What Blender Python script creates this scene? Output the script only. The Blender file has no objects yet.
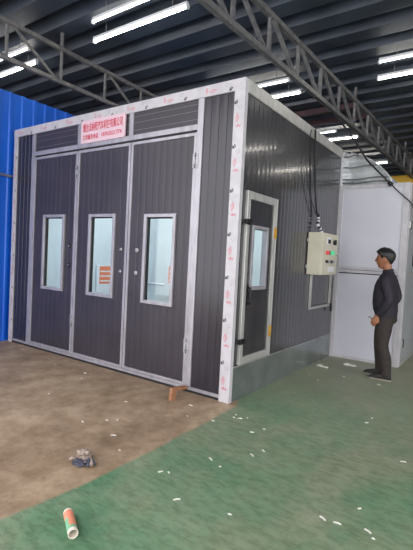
import bpy, bmesh, math, random
from mathutils import Vector, Matrix
random.seed(7)
SC = bpy.context.scene
COL = SC.collection
PI = math.pi

# ---------------------------------------------------------------- materials
def new_mat(name, col=(.5,.5,.5), rough=.5, metal=0., spec=.5, coat=0., emis=None, estr=0.):
    m = bpy.data.materials.new(name); m.use_nodes = True
    b = m.node_tree.nodes['Principled BSDF']
    b.inputs['Base Color'].default_value = (*col, 1)
    b.inputs['Roughness'].default_value = rough
    b.inputs['Metallic'].default_value = metal
    b.inputs['Specular IOR Level'].default_value = spec
    b.inputs['Coat Weight'].default_value = coat
    b.inputs['Coat Roughness'].default_value = .08
    if emis:
        b.inputs['Emission Color'].default_value = (*emis, 1)
        b.inputs['Emission Strength'].default_value = estr
    return m
def s2l(c):
    c = c/255.
    return c/12.92 if c <= .04045 else ((c+.055)/1.055)**2.4
def rgb(r, g, b): return (s2l(r), s2l(g), s2l(b))

def mottle(m, c1, c2, scale=6., detail=5., stretch=(1,1,1), rough=None, bump=0., lo=.35, hi=.65):
    """noise variation between two colours, object space"""
    nt = m.node_tree; b = nt.nodes['Principled BSDF']
    tc = nt.nodes.new('ShaderNodeTexCoord'); mp = nt.nodes.new('ShaderNodeMapping')
    mp.inputs['Scale'].default_value = stretch
    nt.links.new(tc.outputs['Object'], mp.inputs['Vector'])
    n = nt.nodes.new('ShaderNodeTexNoise'); n.inputs['Scale'].default_value = scale; n.inputs['Detail'].default_value = detail
    nt.links.new(mp.outputs['Vector'], n.inputs['Vector'])
    r = nt.nodes.new('ShaderNodeValToRGB')
    r.color_ramp.elements[0].position = lo; r.color_ramp.elements[1].position = hi
    r.color_ramp.elements[0].color = (*c1, 1); r.color_ramp.elements[1].color = (*c2, 1)
    nt.links.new(n.outputs['Fac'], r.inputs['Fac']); nt.links.new(r.outputs['Color'], b.inputs['Base Color'])
    if rough:
        mr = nt.nodes.new('ShaderNodeMapRange'); mr.inputs['To Min'].default_value = rough[0]; mr.inputs['To Max'].default_value = rough[1]
        nt.links.new(n.outputs['Fac'], mr.inputs['Value']); nt.links.new(mr.outputs['Result'], b.inputs['Roughness'])
    if bump:
        bp = nt.nodes.new('ShaderNodeBump'); bp.inputs['Strength'].default_value = bump; bp.inputs['Distance'].default_value = .01
        nt.links.new(n.outputs['Fac'], bp.inputs['Height']); nt.links.new(bp.outputs['Normal'], b.inputs['Normal'])
    return m

M = {}
M['film'] = mottle(new_mat('white_film', rough=.42), rgb(182,179,182), rgb(195,192,195), 9, rough=(.35,.5))
M['alu'] = mottle(new_mat('aluminium', rough=.38, metal=.35), rgb(156,153,158), rgb(176,173,178), 14, stretch=(1,1,.3), rough=(.32,.45))
M['alu_side'] = mottle(new_mat('aluminium_side', rough=.4, metal=.4), rgb(178,177,172), rgb(196,194,190), 14, stretch=(1,1,.3))
M['grey'] = mottle(new_mat('grey_panel', rough=.4), rgb(52,48,53), rgb(59,54,60), 3, rough=(.34,.44))
M['grey_gloss'] = mottle(new_mat('grey_gloss_panel', rough=.22), rgb(44,42,48), rgb(52,49,56), 3, stretch=(2,2,.3), rough=(.16,.3))
M['grey_side'] = mottle(new_mat('grey_side_panel', rough=.25, coat=.5), rgb(54,54,57), rgb(62,62,65), 2.5, stretch=(1,2,.4), rough=(.14,.28))
M['groove'] = new_mat('seam_line', rgb(128,126,132), .35)
M['galv'] = mottle(new_mat('galvanised', rough=.12, metal=.55), rgb(124,132,130), rgb(144,150,148), 4, rough=(.08,.18))
M['foil'] = mottle(new_mat('duct_foil', rough=.35, metal=.25), rgb(185,188,190), rgb(222,224,225), 5, rough=(.2,.4), bump=.25)
M['box'] = mottle(new_mat('cabinet_panel', rough=.45), rgb(196,196,206), rgb(206,206,214), 1.2, rough=(.4,.5))
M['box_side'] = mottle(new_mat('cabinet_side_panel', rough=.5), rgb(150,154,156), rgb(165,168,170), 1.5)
M['black'] = new_mat('black_plastic', rgb(22,22,24), .45)
M['rubber'] = new_mat('black_rubber', rgb(30,29,32), .7)
M['red'] = new_mat('red_ink', rgb(206,84,102), .5)
M['mark'] = new_mat('black_mark', rgb(40,38,42), .6)
M['sign'] = new_mat('sign_pink', rgb(214,186,194), .5)
M['signred'] = new_mat('sign_red', rgb(200,40,64), .5)
M['inner'] = mottle(new_mat('booth_lining', rough=.5), rgb(214,220,222), rgb(224,230,232), 1.5)
M['yellow'] = new_mat('yellow_brass', rgb(206,160,60), .35, .3)
M['beige'] = mottle(new_mat('beige_enamel', rough=.45), rgb(198,192,172), rgb(208,202,182), 4)
M['blue'] = mottle(new_mat('blue_sheet', rough=.4), rgb(0,84,190), rgb(4,98,208), 2.0, stretch=(1,1,.3), rough=(.3,.48))
M['roof'] = mottle(new_mat('roof_sheet', rough=.45), rgb(38,46,58), rgb(60,69,82), 1.4, rough=(.35,.55))
M['steel'] = mottle(new_mat('truss_steel', rough=.5, metal=.2), rgb(98,98,100), rgb(124,122,120), 12)
M['farwall'] = mottle(new_mat('far_sheet', rough=.6), rgb(70,78,88), rgb(86,94,102), 1.)
M['white'] = new_mat('white_paint', rgb(225,225,228), .4)
M['tube'] = new_mat('lamp_tube', (1,1,1), .4, emis=(1.,.95,.86), estr=26.)
M['tube_dim'] = new_mat('glow_strip_white', (1,1,1), .4, emis=(.94,.98,1.), estr=9.)
M['booth_lamp'] = new_mat('booth_lamp', (1,1,1), .4, emis=(.93,.98,1.), estr=5.)
M['redsteel'] = mottle(new_mat('red_oxide_steel', rough=.6), rgb(62,40,46), rgb(74,48,54), 6)
M['crane'] = new_mat('crane_yellow', rgb(222,178,30), .45)
M['wood'] = mottle(new_mat('raw_wood', rough=.7), rgb(140,98,68), rgb(162,116,84), 10, stretch=(1,1,5))
M['orange'] = new_mat('orange_label', rgb(236,130,74), .5)
M['led_green'] = new_mat('led_green', rgb(20,180,110), .3, emis=(.05,1,.45), estr=.35)
M['led_red'] = new_mat('led_red', rgb(200,60,60), .3, emis=(1,.08,.06), estr=.25)
M['card'] = new_mat('cardboard_white', rgb(222,214,196), .7)
M['labelorange'] = new_mat('tube_label_orange', rgb(226,142,112), .5)
M['labelgreen'] = new_mat('tube_label_green', rgb(122,178,138), .5)
M['scrap'] = new_mat('white_scrap', rgb(226,224,214), .6)
M['skin'] = mottle(new_mat('skin', rough=.5), rgb(148,98,70), rgb(162,108,80), 20)
M['hair'] = mottle(new_mat('hair', rough=.5), rgb(20,18,20), rgb(34,31,32), 60)
M['jacket'] = mottle(new_mat('navy_jacket', rough=.75), rgb(31,28,37), rgb(40,36,46), 18, bump=.3)
M['trouser'] = mottle(new_mat('dark_trousers', rough=.85), rgb(44,38,36), rgb(54,46,42), 16, bump=.3)
M['shoe'] = new_mat('shoe', rgb(38,38,36), .6)
M['sole'] = new_mat('shoe_sole', rgb(150,146,132), .6)
M['eye'] = new_mat('eye', rgb(30,22,20), .2)
M['lip'] = new_mat('lips', rgb(150,82,72), .5)
M['rag_pale'] = mottle(new_mat('glove_knit', rough=.9), rgb(176,160,146), rgb(120,104,92), 40)
M['rag_dark'] = mottle(new_mat('glove_rubber', rough=.6), rgb(46,48,62), rgb(70,70,84), 30)

def glass_mat():
    m = bpy.data.materials.new('window_glass'); m.use_nodes = True
    nt = m.node_tree; nt.nodes.clear()
    o = nt.nodes.new('ShaderNodeOutputMaterial'); t = nt.nodes.new('ShaderNodeBsdfTransparent'); g = nt.nodes.new('ShaderNodeBsdfGlossy')
    t.inputs['Color'].default_value = (.93,.97,.98,1); g.inputs['Roughness'].default_value = .03
    lw = nt.nodes.new('ShaderNodeLayerWeight'); lw.inputs['Blend'].default_value = .5
    pw = nt.nodes.new('ShaderNodeMath'); pw.operation = 'POWER'; pw.inputs[1].default_value = 5; nt.links.new(lw.outputs['Facing'], pw.inputs[0])
    f = nt.nodes.new('ShaderNodeMath'); f.operation = 'MULTIPLY_ADD'; f.inputs[1].default_value = .9; f.inputs[2].default_value = .035; nt.links.new(pw.outputs[0], f.inputs[0])
    mx = nt.nodes.new('ShaderNodeMixShader')
    nt.links.new(f.outputs[0], mx.inputs[0]); nt.links.new(t.outputs[0], mx.inputs[1]); nt.links.new(g.outputs[0], mx.inputs[2])
    nt.links.new(mx.outputs[0], o.inputs['Surface'])
    return m
M['glass'] = glass_mat()

def floor_mat():
    m = bpy.data.materials.new('painted_concrete'); m.use_nodes = True
    nt = m.node_tree; N = nt.nodes; L = nt.links; b = N['Principled BSDF']
    tc = N.new('ShaderNodeTexCoord')
    def noise(s, d=6, sc=(1,1,1), r=.55):
        mp = N.new('ShaderNodeMapping'); mp.inputs['Scale'].default_value = sc; L.new(tc.outputs['Object'], mp.inputs['Vector'])
        n = N.new('ShaderNodeTexNoise'); n.inputs['Scale'].default_value = s; n.inputs['Detail'].default_value = d; n.inputs['Roughness'].default_value = r
        L.new(mp.outputs['Vector'], n.inputs['Vector']); return n.outputs['Fac']
    def ramp(fac, *st):
        r = N.new('ShaderNodeValToRGB'); e = r.color_ramp.elements
        while len(e) < len(st): e.new(.5)
        for k, (p, c) in enumerate(st): e[k].position = p; e[k].color = (*c, 1)
        L.new(fac, r.inputs['Fac']); return r.outputs['Color']
    def mix(f, a, c, mode='MIX'):
        x = N.new('ShaderNodeMix'); x.data_type = 'RGBA'; x.blend_type = mode
        if isinstance(f, float): x.inputs['Factor'].default_value = f
        else: L.new(f, x.inputs['Factor'])
        L.new(a, x.inputs['A']); L.new(c, x.inputs['B']); return x.outputs['Result']
    W = (1,1,1); K = (0,0,0)
    brown = ramp(noise(1.1, 8), (.3, rgb(162,140,114)), (.5, rgb(180,157,130)), (.72, rgb(192,170,142)))
    stain = ramp(noise(2.6, 8, (1,.6,1), .65), (.36, rgb(200,192,182)), (.58, W))
    brown = mix(.75, brown, stain, 'MULTIPLY')
    green = ramp(noise(1.4, 8, r=.6), (.3, rgb(82,126,92)), (.5, rgb(102,140,106)), (.7, rgb(122,150,118)))
    wear = ramp(noise(.9, 9, (1.1,.8,1), .68), (.42, K), (.62, (.85,.85,.85)))
    green = mix(wear, green, ramp(noise(4., 6), (.3, rgb(130,142,112)), (.7, rgb(152,154,130))))
    spk = ramp(noise(30., 3), (.58, K), (.70, (.55,.55,.55)))
    green = mix(spk, green, ramp(noise(1., 1), (0, rgb(130,132,112)), (1, rgb(130,132,112))))
    scr = ramp(noise(9., 8, (1,2.2,1), .75), (.40, rgb(196,200,190)), (.56, W))
    green = mix(.7, green, scr, 'MULTIPLY')
    bst = ramp(noise(5.5, 8, (1,1,1), .75), (.40, rgb(204,196,186)), (.58, W))
    brown = mix(.7, brown, bst, 'MULTIPLY')
    # dirt in the green paint deeper in the hall, lightened to replace missing light
    sx = N.new('ShaderNodeSeparateXYZ'); L.new(tc.outputs['Object'], sx.inputs[0])
    dd = N.new('ShaderNodeMapRange'); dd.inputs['From Min'].default_value = -.5; dd.inputs['From Max'].default_value = 2.4; dd.inputs['To Max'].default_value = .85
    L.new(sx.outputs['Y'], dd.inputs['Value'])
    green = mix(dd.outputs['Result'], green, ramp(noise(1.6, 7), (.3, rgb(150,152,130)), (.7, rgb(170,170,148))))
    # ragged paint edge along the booth side line
    ad = N.new('ShaderNodeMath'); ad.operation = 'MULTIPLY_ADD'; L.new(noise(2.2, 6), ad.inputs[0]); ad.inputs[1].default_value = .07; L.new(sx.outputs['X'], ad.inputs[2])
    yy = N.new('ShaderNodeMath'); yy.operation = 'MULTIPLY_ADD'; L.new(sx.outputs['Y'], yy.inputs[0]); yy.inputs[1].default_value = .012; L.new(ad.outputs[0], yy.inputs[2])
    mx0 = N.new('ShaderNodeMath'); mx0.operation = 'MAXIMUM'; L.new(sx.outputs['Y'], mx0.inputs[0]); mx0.inputs[1].default_value = 0
    y2 = N.new('ShaderNodeMath'); y2.operation = 'MULTIPLY_ADD'; L.new(mx0.outputs[0], y2.inputs[0]); y2.inputs[1].default_value = .6; L.new(yy.outputs[0], y2.inputs[2]); yy = y2
    my = N.new('ShaderNodeMath'); my.operation = 'MULTIPLY_ADD'; L.new(sx.outputs['Y'], my.inputs[0]); my.inputs[1].default_value = -.13; my.inputs[2].default_value = -.24
    mz = N.new('ShaderNodeMath'); mz.operation = 'MAXIMUM'; L.new(my.outputs[0], mz.inputs[0]); mz.inputs[1].default_value = 0
    y3 = N.new('ShaderNodeMath'); y3.operation = 'ADD'; L.new(yy.outputs[0], y3.inputs[0]); L.new(mz.outputs[0], y3.inputs[1]); yy = y3
    ed = N.new('ShaderNodeMapRange'); ed.inputs['From Min'].default_value = .125; ed.inputs['From Max'].default_value = .155
    L.new(yy.outputs[0], ed.inputs['Value'])
    col = mix(ed.outputs['Result'], brown, green)
    L.new(col, b.inputs['Base Color'])
    mr = N.new('ShaderNodeMapRange'); mr.inputs['To Min'].default_value = .45; mr.inputs['To Max'].default_value = .75
    L.new(noise(3.), mr.inputs['Value']); L.new(mr.outputs['Result'], b.inputs['Roughness'])
    b.inputs['Specular IOR Level'].default_value = .35
    bp = N.new('ShaderNodeBump'); bp.inputs['Strength'].default_value = .15; bp.inputs['Distance'].default_value = .01
    L.new(noise(14.), bp.inputs['Height']); L.new(bp.outputs['Normal'], b.inputs['Normal'])
    return m
M['floor'] = floor_mat()

# ---------------------------------------------------------------- mesh builder
class MB:
    def __init__(s): s.v = []; s.f = []; s.m = []; s.mats = []; s.sm = []
    def mi(s, mat):
        if mat not in s.mats: s.mats.append(mat)
        return s.mats.index(mat)
    def add(s, vs, fs, mat, smooth=False):
        o = len(s.v); k = s.mi(mat); s.v += [tuple(v) for v in vs]
        for f in fs: s.f.append([i+o for i in f]); s.m.append(k); s.sm.append(smooth)
        return s
    def box(s, x0, x1, y0, y1, z0, z1, mat, M4=None):
        vs = [Vector((x, y, z)) for x in (x0,x1) for y in (y0,y1) for z in (z0,z1)]
        if M4: vs = [M4 @ v for v in vs]
        return s.add(vs, [(0,1,3,2),(4,6,7,5),(0,4,5,1),(2,3,7,6),(0,2,6,4),(1,5,7,3)], mat)
    def bar(s, a, b, w, h, mat, up=(0,0,1)):
        a, b = Vector(a), Vector(b); d = (b-a).normalized(); u = Vector(up)
        if abs(d.dot(u)) > .98: u = Vector((1,0,0))
        r = d.cross(u).normalized(); u = r.cross(d)
        vs = [p + r*i*w/2 + u*j*h/2 for p in (a,b) for i, j in ((-1,-1),(1,-1),(1,1),(-1,1))]
        return s.add(vs, [(3,2,1,0),(4,5,6,7),(0,1,5,4),(1,2,6,5),(2,3,7,6),(3,0,4,7)], mat)
    def tube(s, path, r, mat, n=8, cap=True):
        P = [Vector(p) for p in path]; rs = r if isinstance(r, (list,tuple)) else [r]*len(P)
        vs = []; up = None
        for i, p in enumerate(P):
            d = (P[min(i+1,len(P)-1)] - P[max(i-1,0)]).normalized()
            if up is None: up = Vector((0,0,1)) if abs(d.z) < .9 else Vector((1,0,0))
            a = d.cross(up).normalized(); up = a.cross(d).normalized()
            for k in range(n):
                t = 2*PI*k/n; vs.append(p + a*math.cos(t)*rs[i] + up*math.sin(t)*rs[i])
        fs = [(i*n+k, i*n+(k+1)%n, (i+1)*n+(k+1)%n, (i+1)*n+k) for i in range(len(P)-1) for k in range(n)]
        if cap: fs += [tuple(range(n))[::-1], tuple((len(P)-1)*n+k for k in range(n))]
        return s.add(vs, fs, mat, True)
    def loft(s, rings, mat, smooth=True):
        n = len(rings[0]); vs = [v for r in rings for v in r]
        fs = [(i*n+k, i*n+(k+1)%n, (i+1)*n+(k+1)%n, (i+1)*n+k) for i in range(len(rings)-1) for k in range(n)]
        fs += [tuple(range(n))[::-1], tuple((len(rings)-1)*n+k for k in range(n))]
        return s.add(vs, fs, mat, smooth)
    def build(s, name, parent=None, base=None, bevel=0):
        base = Vector(base or (0,0,0))
        me = bpy.data.meshes.new(name)
        me.from_pydata([tuple(Vector(v)-base) for v in s.v], [], s.f)
        for m in s.mats: me.materials.append(m)
        me.polygons.foreach_set('material_index', s.m); me.polygons.foreach_set('use_smooth', s.sm)
        me.update()
        o = bpy.data.objects.new(name, me); COL.objects.link(o)
        if parent: o.parent = parent
        else: o.location = base
        bm = bmesh.new(); bm.from_mesh(me); bmesh.ops.recalc_face_normals(bm, faces=bm.faces); bm.to_mesh(me); bm.free()
        if bevel:
            b = o.modifiers.new('bevel', 'BEVEL'); b.width = bevel; b.segments = 2; b.limit_method = 'ANGLE'
        return o
def cat(pts, n=8):
    P = [Vector(p) for p in pts]; P = [2*P[0]-P[1]] + P + [2*P[-1]-P[-2]]; out = []
    for i in range(1, len(P)-2):
        for k in range(n):
            t = k/n; a, b, c, d = P[i-1:i+3]
            out.append(.5*((2*b)+(c-a)*t+(2*a-5*b+4*c-d)*t*t+(3*b-a-3*c+d)*t**3))
    return out + [P[-2]]
def tag(o, label=None, category=None, group=None, kind=None):
    if label: o['label'] = label
    if category: o['category'] = category
    if group: o['group'] = group
    if kind: o['kind'] = kind
    return o
def empty(name, loc, label, category, group=None):
    o = bpy.data.objects.new(name, None); COL.objects.link(o); o.location = loc; o.empty_display_size = .1
    return tag(o, label, category, group)

# ---------------------------------------------------------------- camera
cam = bpy.data.cameras.new('camera'); camo = bpy.data.objects.new('camera', cam); COL.objects.link(camo)
yaw, pit, rol, foc = -.6118, -.0430, .0519, 423.27
f = Vector((math.sin(yaw)*math.cos(pit), math.cos(yaw)*math.cos(pit), math.sin(pit)))
r = Vector((math.cos(yaw), -math.sin(yaw), 0)); u = r.cross(f)
r2 = r*math.cos(rol)+u*math.sin(rol); u2 = -r*math.sin(rol)+u*math.cos(rol)
camo.matrix_world = Matrix(((r2.x,u2.x,-f.x,2.2023),(r2.y,u2.y,-f.y,-3.642),(r2.z,u2.z,-f.z,1.48),(0,0,0,1)))
cam.sensor_fit = 'VERTICAL'; cam.sensor_height = 36; cam.lens = foc*36/550; cam.clip_start = .05
SC.camera = camo

# ---------------------------------------------------------------- setting
st = lambda o: tag(o, kind='structure')
st(MB().box(-12.2, 9.2, -8, 17.2, -.15, 0, M['floor']).build('floor'))
# roof: deep ribbed sheeting, ribs run along x
prof = []
y = -4.3
while y < 17:
    prof += [(y, 4.98), (y+.30, 4.98), (y+.36, 5.18), (y+.54, 5.18)]; y += .6
prof.append((y, 4.98))
mb = MB(); vs = []
for yy, zz in prof: vs += [(-12.2, yy, zz), (9.2, yy, zz), (-12.2, yy, 5.3), (9.2, yy, 5.3)]
fs = []
for i in range(len(prof)-1):
    a = i*4; b = a+4
    fs += [(a, a+1, b+1, b), (a+2, b+2, b+3, a+3), (a, b, b+2, a+2), (a+1, a+3, b+3, b+1)]
e = (len(prof)-1)*4
fs += [(0,2,3,1), (e, e+1, e+3, e+2)]
mb.add(vs, fs, M['roof']); st(mb.build('ceiling'))
st(MB().box(-12.2, -12, -4.3, 17, 0, 5.0, M['farwall']).build('wall_far_left'))
st(MB().box(9, 9.2, 3.0, 17, 0, 5.0, M['farwall']).build('wall_right'))
st(MB().box(-12, 9, 17, 17.2, 0, 5.0, M['farwall']).build('wall_back'))
# blue corrugated partition left of the booth
prof = []
y = -3.4
while y < 6.8:
    prof += [(y, -4.16), (y+.13, -4.16), (y+.145, -4.142), (y+.185, -4.142)]; y += .2
prof.append((y, -4.16))
vs = []
for yy, xx in prof: vs += [(xx, yy, 0), (xx, yy, 3.84), (-4.24, yy, 0), (-4.24, yy, 3.84)]
fs = []
for i in range(len(prof)-1):
    a = i*4; b = a+4
    fs += [(a, b, b+1, a+1), (a+2, a+3, b+3, b+2), (a+1, b+1, b+3, a+3), (a, a+2, b+2, b)]
e = (len(prof)-1)*4
fs += [(0,1,3,2), (e, e+2, e+3, e+1)]
st(MB().add(vs, fs, M['blue']).build('wall_left'))
tag(MB().tube([(-4.10,-3.3,2.62),(-4.10,-.02,2.56)], .02, M['alu']).build('conduit_pipe', base=(-4.10,-3.3,2.6)),
    'thin grey pipe running along the blue wall to the booth corner', 'pipe')

# ---------------------------------------------------------------- spray booth
W, L_, H = 4.083, 3.042, 3.265
booth = empty('spray_booth', (-W/2, L_/2, 0), 'large dark grey panelled spray booth with white edge trims and three windowed front doors', 'booth')
BB = (-W/2, L_/2, 0)
def bp(mb, name, parent=booth, bevel=0, label=None):
    o = mb.build(name, parent, BB, bevel)
    if label: o['label'] = label
    return o
def ribbed_profile(a0, a1, pitch, depth):
    pts = [(a0, 0)]; k = math.ceil((a0+.015)/pitch)
    while k*pitch < a1-.02:
        c = k*pitch
        pts += [(c-.008, 0), (c-.003, -depth), (c+.003, -depth), (c+.008, 0), (c+pitch*.5, depth*.35)]; k += 1
    pts = [p for p in pts if p[0] < a1]
    pts.append((a1, 0)); return pts
def ribbed(mb, axis, face, a0, a1, z0, z1, mat, back, pitch=.1, depth=.004):
    """thin sandwich panel; axis 'x': lies along x and faces -y; axis 'y': along y and faces +x"""
    P = ribbed_profile(a0, a1, pitch, depth); vs = []; fs = []
    for a, d in P:
        for z in (z0, z1):
            for q in (d, None):
                if axis == 'x': vs.append((a, face-d if q is not None else face+.05, z))
                else: vs.append((face+d if q is not None else face-.05, a, z))
    for i in range(len(P)-1):
        p = i*4; q = p+4
        fs.append((p, q, q+2, p+2))
    mb.add(vs, fs, mat)
    fb = []
    for i in range(len(P)-1):
        p = i*4; q = p+4
        fb += [(p+1, p+3, q+3, q+1), (p, p+1, q+1, q), (p+2, q+2, q+3, p+3)]
    e = (len(P)-1)*4; fb += [(0,2,3,1), (e, e+1, e+3, e+2)]
    mb.add(vs, fb, back)
def holed(mb, axis, face, a0, a1, z0, z1, hole, mat, back, **k):
    h0, h1, g0, g1 = hole
    ribbed(mb, axis, face, a0, h0, z0, z1, mat, back, **k); ribbed(mb, axis, face, h1, a1, z0, z1, mat, back, **k)
    ribbed(mb, axis, face, h0, h1, z0, g0, mat, back, **k); ribbed(mb, axis, face, h0, h1, g1, z1, mat, back, **k)

def film_marks(mb, fn, length, start=.1, step=.31, red=True):
    """printed marks of the protective film; fn(s, t) maps along / across to a point on the face"""
    s = start; k = 0
    def quad(s0, t0, s1, t1, w, mat):
        ds, dt = s1-s0, t1-t0; l = math.hypot(ds, dt) or 1; ns, nt_ = -dt/l*w/2, ds/l*w/2
        mb.add([fn(s0-ns, t0-nt_), fn(s1-ns, t1-nt_), fn(s1+ns, t1+nt_), fn(s0+ns, t0+nt_)], [(0,1,2,3)], mat)
    while s < length-.1:
        if k % 2 == 0:
            for (a, b), (c, d) in zip([(0,.35),(.05,.62),(.11,.45),(.06,.2),(.03,.42),(.08,.42)], [(.05,.62),(.11,.45),(.06,.2),(0,.35),(.07,.52),(.06,.3)]):
                quad(s+a*.8, b*.085, s+c*.8, d*.085, .004, M['red'])
            z = [(-.03,.02),(-.05,.04),(-.02,.045),(-.05,.065),(-.025,.075)]
            for p, q in zip(z, z[1:]): quad(s+p[0], p[1], s+q[0], q[1], .006, M['red'])
        else:
            z = [(.02,.0),(.0,.012),(.03,.026),(.008,.034),(-.012,.02)]
            for p, q in zip(z, z[1:]): quad(s+p[0], p[1], s+q[0], q[1], .007, M['mark'])
            quad(s-.01, .002, s+.01, .016, .016, M['mark'])
            for p, q in [((-.03,.04),(-.07,.06)), ((-.07,.06),(-.05,.085)), ((-.05,.085),(-.02,.06))]: quad(s+p[0], p[1], s+q[0], q[1], .003, M['groove'])
        s += step/2*(1+.12*math.sin(3*k)); k += 1
# edge trims
mb = MB().box(-.118, .006, -.008, .05, .0, 3.15, M['film'])
film_marks(mb, lambda s, t: (-.112+t*1.1, -.0092, s), 3.15, .18, .44)
bp(mb, 'corner_post', bevel=.002, label='white film-wrapped corner post with red print')
mb = MB().box(-W, .006, -.01, .05, 3.15, H, M['film'])
film_marks(mb, lambda s, t: (-W+s, -.0112, 3.16+t), W, .16, .58)
bp(mb, 'top_trim', bevel=.002, label='white film-wrapped front top trim with printed marks')
bp(MB().box(-.05, .008, .05, L_, 3.135, H, M['alu_side']), 'top_trim', bevel=.002, label='grey aluminium top trim of the side wall')
mb = MB().box(-W, -3.995, -.006, .05, .0, 3.15, M['film'])
film_marks(mb, lambda s, t: (-4.0-t*.7, -.0072, s), 3.15, .1, .5)
bp(mb, 'corner_post', bevel=.002, label='narrow white corner post against the blue wall')
bp(MB().box(-.045, .010, L_-.02, L_+.0, .0, 3.135, M['film']), 'edge_trim', bevel=.002)
# frame of the door front
bp(MB().box(-3.61, -3.535, -.003, .05, .062, 3.15, M['alu']).box(-3.575,-3.571,-.0045,.0,.08,3.15,M['groove']), 'frame_post', bevel=.003)
bp(MB().box(-.57, -.495, -.003, .05, .062, 3.15, M['alu']), 'frame_post', bevel=.003)
for x in (-2.53, -1.565):
    bp(MB().box(x-.035, x+.035, -.002, .05, 2.885, 3.15, M['alu']), 'transom_post', bevel=.003)
bp(MB().box(-3.535, -.57, -.005, .05, 2.825, 2.885, M['alu']).box(-3.535,-.57,.006,.05,2.80,2.825,M['rubber']), 'header_rail', bevel=.003)
bp(MB().box(-3.995, -.118, -.004, .05, .03, .062, M['alu']).box(-3.995,-.118,.006,.05,0,.03,M['rubber']), 'bottom_rail', bevel=.002)  # black strip under the rail stands in for the thin shadow line
mb = MB(); ribbed(mb, 'x', .012, -3.995, -3.61, .062, 3.15, M['grey_gloss'], M['inner'], depth=.003); bp(mb, 'wall_panel')
mb = MB(); ribbed(mb, 'x', .012, -.495, -.118, .062, 3.15, M['grey_gloss'], M['inner'], depth=.006); bp(mb, 'wall_panel', label='glossy dark ribbed panel beside the corner post')
for x0, x1 in ((-3.535,-2.565),(-2.495,-1.60),(-1.53,-.57)):
    mb = MB().box(x0, x1, .012, .05, 2.885, 3.15, M['grey'])
    for z in (2.94, 3.03, 3.10): mb.box(x0, x1, .0112, .013, z, z+.003, M['groove'])
    bp(mb, 'transom_panel')
# three door leaves
leaves = [(-3.535,-2.545,-3.27,-2.77), (-2.535,-1.555,-2.27,-1.765), (-1.545,-.57,-1.285,-.795)]
for i, (x0, x1, w0, w1) in enumerate(leaves):
    z0, z1, g0, g1 = .066, 2.80, .90, (1.96,1.955,1.942)[i]
    mb = MB()
    holed(mb, 'x', .01, x0+.034, x1-.034, z0+.03, z1-.035, (w0+.04, w1-.04, g0+.03, g1-.03), M['grey'], M['inner'], depth=(.0016,.0012,.003)[i])
    door = bp(mb, 'door', label=['left grey booth door leaf','middle grey booth door leaf','right grey booth door leaf with silver lock covers'][i])
    fr = MB()
    fr.box(x0, x0+.034, -.004, .05, z0, z1, M['alu']).box(x1-.034, x1, -.004, .05, z0, z1, M['alu'])
    fr.box(x0+.034, x1-.034, -.004, .05, z1-.035, z1, M['alu']).box(x0+.034, x1-.034, -.004, .05, z0, z0+.03, M['alu'])
    bp(fr, 'door_frame', door, bevel=.003)
    wf = MB(); q = .04; w0 += .005; w1 -= .005
    wf.box(w0, w0+q, -.016, .06, g0, g1, M['alu']).box(w1-q, w1, -.016, .06, g0, g1, M['alu'])
    wf.box(w0+q, w1-q, -.016, .06, g0, g0+q, M['alu']).box(w0+q, w1-q, -.016, .06, g1-q, g1, M['alu'])
    wf.box(w0+q, w0+q+.012, .01, .05, g0+q, g1-q, M['rubber']).box(w0+q+.012, w1-q, .01, .05, g1-q-.012, g1-q, M['rubber'])
    bp(wf, 'window_frame', door, bevel=.004)
    bp(MB().box(w0+q, w1-q, .028, .033, g0+q, g1-q, M['glass']), 'window_pane', door)
    locks = {0: [(x1-.115,1.53),(x1-.115,1.27)], 1: [(-1.655,1.515),(-1.655,1.245)], 2: [(-1.385,1.515),(-1.385,1.245)]}[i]
    for (lx, lz) in locks:
        m_ = M['alu'] if i == 2 else M['galv'] if i == 1 else M['grey_gloss']
        mb = MB().tube([(lx,.012,lz),(lx,-.004,lz),(lx,-.006,lz)], [.026,.026,.021], m_, 16).tube([(lx,-.004,lz),(lx,-.012,lz)], .009, M['alu'], 10)
        bp(mb, 'lock_cover', door, label='round silver lock cover' if i == 2 else None)
for (hx, hz) in ((-2.54,2.52),(-2.54,.52),(-.57,2.50),(-.57,.50)):
    mb = MB().box(hx-.036, hx-.004, -.010, -.004, hz-.075, hz+.075, M['alu']).box(hx+.004, hx+.036, -.010, -.004, hz-.075, hz+.075, M['alu'])
    mb.tube([(hx,-.010,hz-.08),(hx,-.010,hz+.08)], .008, M['galv'], 8)
    for dz in (-.05, .05):
        for dx in (-.02, .02): mb.tube([(hx+dx,-.010,hz+dz),(hx+dx,-.0125,hz+dz)], .006, M['black'], 6)
    bp(mb, 'hinge')
# company sign
sign = bp(MB().box(-2.475, -1.655, -.018, -.0, 2.878, 3.17, M['sign']), 'sign_board', label='pink sign with red Chinese lettering')
def text(body, x, z, size, sx, mat, parent, name='lettering', y=-.0195, embolden=.0):
    cu = bpy.data.curves.new(name, 'FONT'); cu.body = body; cu.size = size; cu.extrude = .0008; cu.offset = embolden
    cu.align_x = 'LEFT'
    o = bpy.data.objects.new(name+'_tmp', cu); COL.objects.link(o)
    dg = bpy.context.evaluated_depsgraph_get(); me = bpy.data.meshes.new_from_object(o.evaluated_get(dg))
    bpy.data.objects.remove(o)
    xs = [v.co.x for v in me.vertices]; wd = max(xs)-min(xs); k = sx/wd; mnx = min(xs)
    for v in me.vertices:
        c = v.co.copy(); v.co = Vector((x+(c.x-mnx)*k, y - c.z, z+c.y)) - Vector(BB)
    me.materials.clear(); me.materials.append(mat)
    t = bpy.data.objects.new(name, me); COL.objects.link(t); t.parent = parent
    return t
text('烟台法纳阳汽车科技有限公司', -2.435, 3.03, .118, .735, M['signred'], sign, embolden=.0012)
text('订货服务电话', -2.435, 2.925, .07, .30, M['signred'], sign, embolden=.0006)
text('18763521774', -2.07, 2.93, .07, .36, M['signred'], sign, embolden=.0006)
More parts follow.
